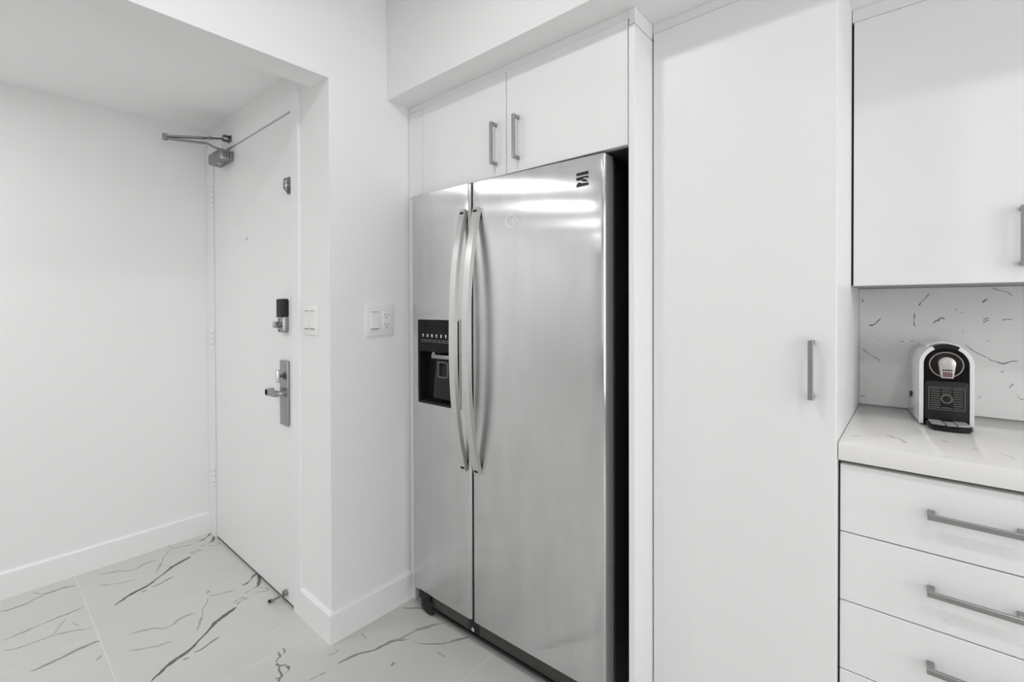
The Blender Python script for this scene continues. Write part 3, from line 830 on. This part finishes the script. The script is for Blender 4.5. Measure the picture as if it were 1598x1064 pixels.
rdm = bmesh.new(); prism_into(rdm, door_shape(GAP1, FW, Z0, Z1), 2, Z0, Z1)
rd = finish('refrigerator_door', rdm, 'door_steel', rf, uv=(0, 2))
# the returns at the hinge side read as darker brushed edges
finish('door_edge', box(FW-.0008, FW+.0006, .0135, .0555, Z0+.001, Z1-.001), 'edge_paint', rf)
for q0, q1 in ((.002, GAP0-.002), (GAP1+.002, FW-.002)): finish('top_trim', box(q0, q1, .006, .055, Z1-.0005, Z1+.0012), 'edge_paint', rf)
def fridge_handle(u, parent):
    pts = []
    n = 26
    for k in range(n+1):
        t = k/n; z = 1.600-(1.600-.640)*t
        s = 2*t-1
        off = .006+.058*(1-abs(s)**2.4)
        pts.append((u, -off, z))
    bm = bmesh.new(); strip_into(bm, pts, .0135, .009, (1, 0, 0))
    es = [e for e in bm.edges if len(e.link_faces) == 2 and e.calc_face_angle(0) > 1.0]
    bmesh.ops.bevel(bm, geom=es, offset=.003, segments=2, affect='EDGES')
    h_ = finish('handle', bm, 'bar_steel', parent, uv=(0, 2))
    for q0, q1 in ((1.565, 1.592), (.648, .675)): finish('handle_mount', box(u-.010, u+.010, -.020, .004, q0, q1, .002), 'charcoal_plastic', parent)
for o_ in (fd, rd): o_['local_space'] = 1
fridge_handle(.3165, fd); fridge_handle(.3835, rd)
# dispenser
bez = bmesh.new(); ring_into(bez, rrect(DU0-.003, DU1+.003, DZ0-.003, DZ1+.003, .012, 4), rrect(DU0+.001, DU1-.001, DZ0+.001, DZ1-.001, .009, 4), 1, -.0035, .006)
finish('dispenser_bezel', bez, 'bar_steel', fd, uv=(0, 2))
finish('control_panel', prism(rrect(DU0+.0015, DU1-.0015, 1.067, DZ1-.0015, .007, 4), 1, -.001, .030), 'black_gloss', fd)
cav = boxes([(DU0+.001, DU1-.001, .046, .0495, DZ0+.001, 1.068), (DU0+.001, DU0+.004, .002, .049, DZ0+.001, 1.068), (DU1-.004, DU1-.001, .002, .049, DZ0+.001, 1.068)])
finish('dispenser_cavity', cav, 'black_plastic', fd)
tray = boxes([(DU0+.004, DU1-.004, -.002, .046, DZ0+.001, DZ0+.010)])
dt = finish('drip_tray', tray, 'charcoal_plastic', fd)
for k in range(7): finish('tray_slot', box(DU0+.05+.02*k, DU0+.056+.02*k, .004, .040, DZ0+.0098, DZ0+.0106), 'black_plastic', fd)
pd = prism([(.030, 1.050), (.024, 1.050), (.006, .885), (.012, .880), (.040, .880)], 0, .128, .232, .002)
finish('paddle', pd, 'charcoal_plastic', fd)
pr_ = bmesh.new(); ring_into(pr_, rrect(.150, .210, .965, 1.030, .008, 3), rrect(.156, .204, .971, 1.024, .006, 3), 1, .0095, .020)
finish('paddle_rim', pr_, 'grille_plastic', fd)
finish('water_spout', boxes([(.120, .240, .004, .034, 1.040, 1.056), (.126, .142, .002, .020, 1.052, 1.066)], .002), 'handle_nickel', fd)
for k in range(7):
    u = .078+.0265*k
    ic = bmesh.new()
    if k % 3 == 0: prism_into(ic, [(u-.004, 1.136), (u+.004, 1.136), (u+.0018, 1.124), (u-.0018, 1.124)], 1, -.0016, -.0005)
    elif k % 3 == 1: prism_into(ic, rrect(u-.0035, u+.0035, 1.124, 1.136, .002, 3), 1, -.0016, -.0005)
    else: prism_into(ic, [(u-.004, 1.136), (u+.004, 1.136), (u+.003, 1.126), (u, 1.122), (u-.003, 1.126)], 1, -.0016, -.0005)
    finish('panel_icon', ic, 'print_white', fd, smooth=0)
    bt = bmesh.new(); ring_into(bt, rrect(u-.0115, u+.0115, 1.104, 1.114, .003, 3), rrect(u-.0098, u+.0098, 1.1057, 1.1123, .002, 3), 1, -.0016, -.0005)
    finish('panel_button', bt, 'closer_metal', fd, smooth=0)
# emblem: four stacked black strokes
em = bmesh.new(); ex, ez, w_, h_ = .7925, 1.6095, .0395, .0435
def stroke(p): prism_into(em, [(ex+a*w_, ez+c*h_) for a, c in p], 1, .0005, .0032)
stroke([(.0, .78), (1., .80), (1., 1.0), (.0, .97)])
stroke([(.0, .46), (.35, .44), (.62, .60), (1., .52), (1., .68), (.55, .68), (.0, .66)])
stroke([(.42, .40), (.60, .32), (.98, .30), (.80, .46), (.60, .50)])
stroke([(.0, .0), (1., .04), (1., .21), (.5, .22), (.2, .33), (.0, .14)])
part_label(finish('emblem', em, 'emblem_black', rd, smooth=0), 'small black four-stroke emblem')
rs = bmesh.new(); ring_into(rs, circle(.534, 1.538, .025, 28, .023), circle(.534, 1.538, .0215, 28, .0195), 1, -.0006, .0025)
ring_into(rs, circle(.552, 1.537, .010, 20), circle(.552, 1.537, .0075, 20), 1, -.0006, .0025)
part_label(finish('sticker_residue', rs, 'residue', rd), 'faint ring left by a removed sticker')
# kick grille, hinge bracket, levelling leg
kg = finish('kick_grille', boxes([(.070, FW-.012, .010, .060, .036, .0868)], .002), 'kick_plastic', rf)
finish('grille_lip', box(.112, FW-.012, .004, .050, .027, .0345, .001, 1), 'black_plastic', rf)
finish('grille_vent_door', box(.175, .318, .0072, .012, .042, .0845, .0015, 1), 'kick_plastic', rf)
finish('access_hole', box(.325, .372, .0088, .0105, .042, .0866), 'black_plastic', rf)
finish('roller_screw', tube([(.348, .000, .056), (.348, .010, .056)], .008, 12), 'bright_chrome', rf)
finish('hinge_bracket', boxes([(.044, .112, -.002, .060, .060, .0868), (.030, .062, .008, .060, .066, .0872)], .002), 'black_plastic', rf)
finish('corner_foot', prism([(.050, .062), (.118, .062), (.118, .010), (.104, .004), (.066, .010), (.052, .022)], 1, .004, .070, .003), 'charcoal_plastic', rf)
finish('leg', tube([(.083, .050, .0005), (.083, .050, .03)], .016, 14), 'charcoal_plastic', rf)
for lx, ly in ((FW-.08, .050), (.08, .65), (FW-.08, .65)):
    finish('leg', tube([(lx, ly, .0005), (lx, ly, .034)], .016, 14), 'charcoal_plastic', rf)
finish('hinge_cover', boxes([(FW-.075, FW-.006, .020, .110, 1.690, 1.700)], .002), 'charcoal_plastic', rf)

# ------------------------------------------------------------------ coffee machine (local: x along its front, y into depth, z up)
cm_ = thing('coffee_machine', 'small white and black capsule coffee machine standing on the quartz counter', 'coffee machine', (.0635, 1.700, .9222), math.radians(8), local=True)
HW, RC = .0545, .1655
def arch(hw, rc, z0=0., n=22, a0=0., a1=180.):
    pts = []
    for k in range(n+1):
        a = math.radians(a0+(a1-a0)*k/n); pts.append((hw*math.cos(a), rc+hw*math.sin(a)))
    return pts
def full_arch(hw, rc, z0): return [(hw, z0)] + arch(hw, rc) + [(-hw, z0)]
finish('housing', prism(full_arch(HW-.001, RC, .004), 1, .010, .185, .002), 'machine_white', cm_)
finish('machine_base', prism(rrect(-HW+.004, HW-.004, -.004, .183, .008), 2, .0002, .006), 'black_plastic', cm_)
for side in ('r', 'l'):
    a0, a1 = (0, 60) if side == 'r' else (180, 120)
    sx = 1 if side == 'r' else -1
    o_ = [(sx*(HW+.0005), .004)] + arch(HW+.0005, RC, a0=a0, a1=a1, n=14)
    i_ = [(sx*(HW-.0085), .004)] + arch(HW-.0085, RC, a0=a0, a1=a1, n=14)
    bm = bmesh.new(); ring_into(bm, o_, i_, 1, -.003, .014, closed=False)
    finish('front_rim', bm, 'machine_white', cm_)
finish('front_panel', prism(full_arch(HW-.0085, RC, .006), 1, .001, .012), 'black_gloss', cm_)
cap = arch(HW+.0002, RC, a0=59, a1=121, n=12); capi = arch(HW-.010, RC, a0=59, a1=121, n=12)
bm = bmesh.new(); ring_into(bm, cap, capi, 1, -.001, .030, closed=False); finish('lid', bm, 'black_plastic', cm_)
bm = bmesh.new(); ring_into(bm, arch(HW+.006, RC, a0=52, a1=128, n=12), arch(HW-.001, RC, a0=52, a1=128, n=12), 1, .030, .125, closed=False)
finish('lever', bm, 'machine_white', cm_)
bm = bmesh.new(); ring_into(bm, circle(0, RC, .0350, 36, .0345), circle(0, RC, .0325, 36, .0320), 1, -.0035, .004); finish('ring', bm, 'bright_chrome', cm_)
finish('window', prism(circle(0, RC, .0328, 36, .0323), 1, -.001, .003), 'machine_red', cm_)
sp = [(.0155, .1425)]
sp = [(-.0125, .131), (.0125, .131)] + [(.0175*math.cos(math.radians(a)), .1695+.0175*math.sin(math.radians(a))) for a in range(-20, 201, 20)]
sp_o = finish('spout', prism(sp, 1, -.016, .001, .002), 'silver_plastic', cm_)
sp_o['local_space'] = 1
finish('spout_dome', prism(circle(0, .1710, .0125, 24), 1, -.0185, -.015, .001), 'silver_plastic', sp_o)
for k in range(4): finish('spout_letter', box(-.0095+.0052*k, -.0060+.0052*k, -.0166, -.0155, .1502, .1545), 'black_plastic', sp_o)
finish('spout_mark', box(-.0095, .0098, -.0165, -.0155, .1345, .1475), 'burgundy', sp_o)
gp = finish('splash_panel', prism(rrect(-.0435, .0435, .016, .1215, .008), 1, -.006, .002, .001), 'charcoal_plastic', cm_)
gp['local_space'] = 1
finish('panel_recess', box(-.0348, .0348, -.0064, -.0055, .0468, .1048), 'black_plastic', gp)
bm = bmesh.new(); ring_into(bm, rrect(-.0365, .0365, .045, .1065, .003), rrect(-.0345, .0345, .047, .1045, .002), 1, -.0085, -.005); finish('panel_frame', bm, 'grille_plastic', gp)
for k in range(9):
    z = .0510+.0062*k
    for x0, x1 in ((-.0325, -.0125), (.0125, .0325)):
        finish('slat', box(x0, x1, -.0090, -.0055, z-.0014, z+.0014, .0005, 1), 'grille_plastic', gp)
    if k in (0, 6, 7, 8): finish('slat', box(-.0100, .0100, -.0090, -.0055, z-.0014, z+.0014, .0005, 1), 'grille_plastic', gp)
bm = bmesh.new(); ring_into(bm, circle(0, .0755, .0125, 26), circle(0, .0755, .0085, 26), 1, -.0105, -.005); finish('button_ring', bm, 'grille_plastic', gp)
finish('button', prism(circle(0, .0755, .0075, 22), 1, -.0095, -.005, .0008), 'charcoal_plastic', gp)
tr = prism([(-.042, -.004), (.042, -.004), (.0425, -.052), (.036, -.064), (.018, -.070), (0, -.072), (-.018, -.070), (-.036, -.064), (-.0425, -.052)], 2, .0030, .0150, .0025)
tr_o = finish('drip_tray', tr, 'charcoal_plastic', cm_); tr_o['local_space'] = 1
finish('tray_lip', prism([(-.0435, -.050), (-.0375, -.066), (-.018, -.0725), (0, -.0745), (.018, -.0725), (.0375, -.066), (.0435, -.050), (.0405, -.050), (.035, -.0625), (.017, -.0690), (0, -.0705), (-.017, -.0690), (-.035, -.0625), (-.0405, -.050)], 2, .010, .0160), 'black_gloss', tr_o)
for x0, x1 in ((-.037, -.0125), (.0125, .037)):
    finish('tray_plate', prism([(x0, -.008), (x1, -.008), (x1, -.064 if abs(x1) < .02 else -.056), (x0, -.064 if abs(x0) < .02 else -.056)], 2, .0145, .0178), 'grey_plate', tr_o)
finish('tray_plate', prism([(-.0095, -.020), (.0095, -.020), (.0095, -.066), (-.0095, -.066)], 2, .0145, .0178), 'grey_plate', tr_o)
finish('side_button', box(-HW-.0025, -HW+.001, .120, .135, .055, .070, .001, 1), 'black_plastic', cm_)

# ------------------------------------------------------------------ recessed ceiling lights (out of frame, they light the room)
def can_light(x, y, zc, label, group, glow='lamp_glow'):
    t = thing('ceiling_light', label, 'ceiling light', (x, y, zc), 0, group)
    bm = bmesh.new(); ring_into(bm, circle(x, y, .095, 32), circle(x, y, .074, 32), 2, zc-.006, zc-.0005); finish('trim_ring', bm, 'lamp_white', t)
    bm = bmesh.new(); vs_ = [bm.verts.new((px, py, zc-.003)) for px, py in circle(x, y, .074, 16)]
    c0 = bm.verts.new((x, y, zc-.0045))          # shallow domed lens
    for k in range(16): bm.faces.new((c0, vs_[(k+1) % 16], vs_[k]))
    finish('diffuser', bm, glow, t)
    return t
for y in (.35, -1.6, -3.9):
    for x in (-.85, .55, 1.85):
        if y > 0: can_light(x, y, ZC, 'round recessed downlight in the kitchen ceiling nearest the soffit', 'kitchen downlights nearest the soffit')
        else: can_light(x, y, ZC, 'round recessed downlight in the ceiling behind the kitchen', 'downlights behind the kitchen', 'dim_lamp_glow')
for y in (-.55, -1.5, -2.6, -3.8, -5.0):
    can_light(-2.36, y, ZH, 'round recessed downlight in the low hall ceiling', 'recessed hall downlights', 'hall_lamp_glow')
for o_ in bpy.data.objects:
    if 'local_space' in o_: del o_['local_space']
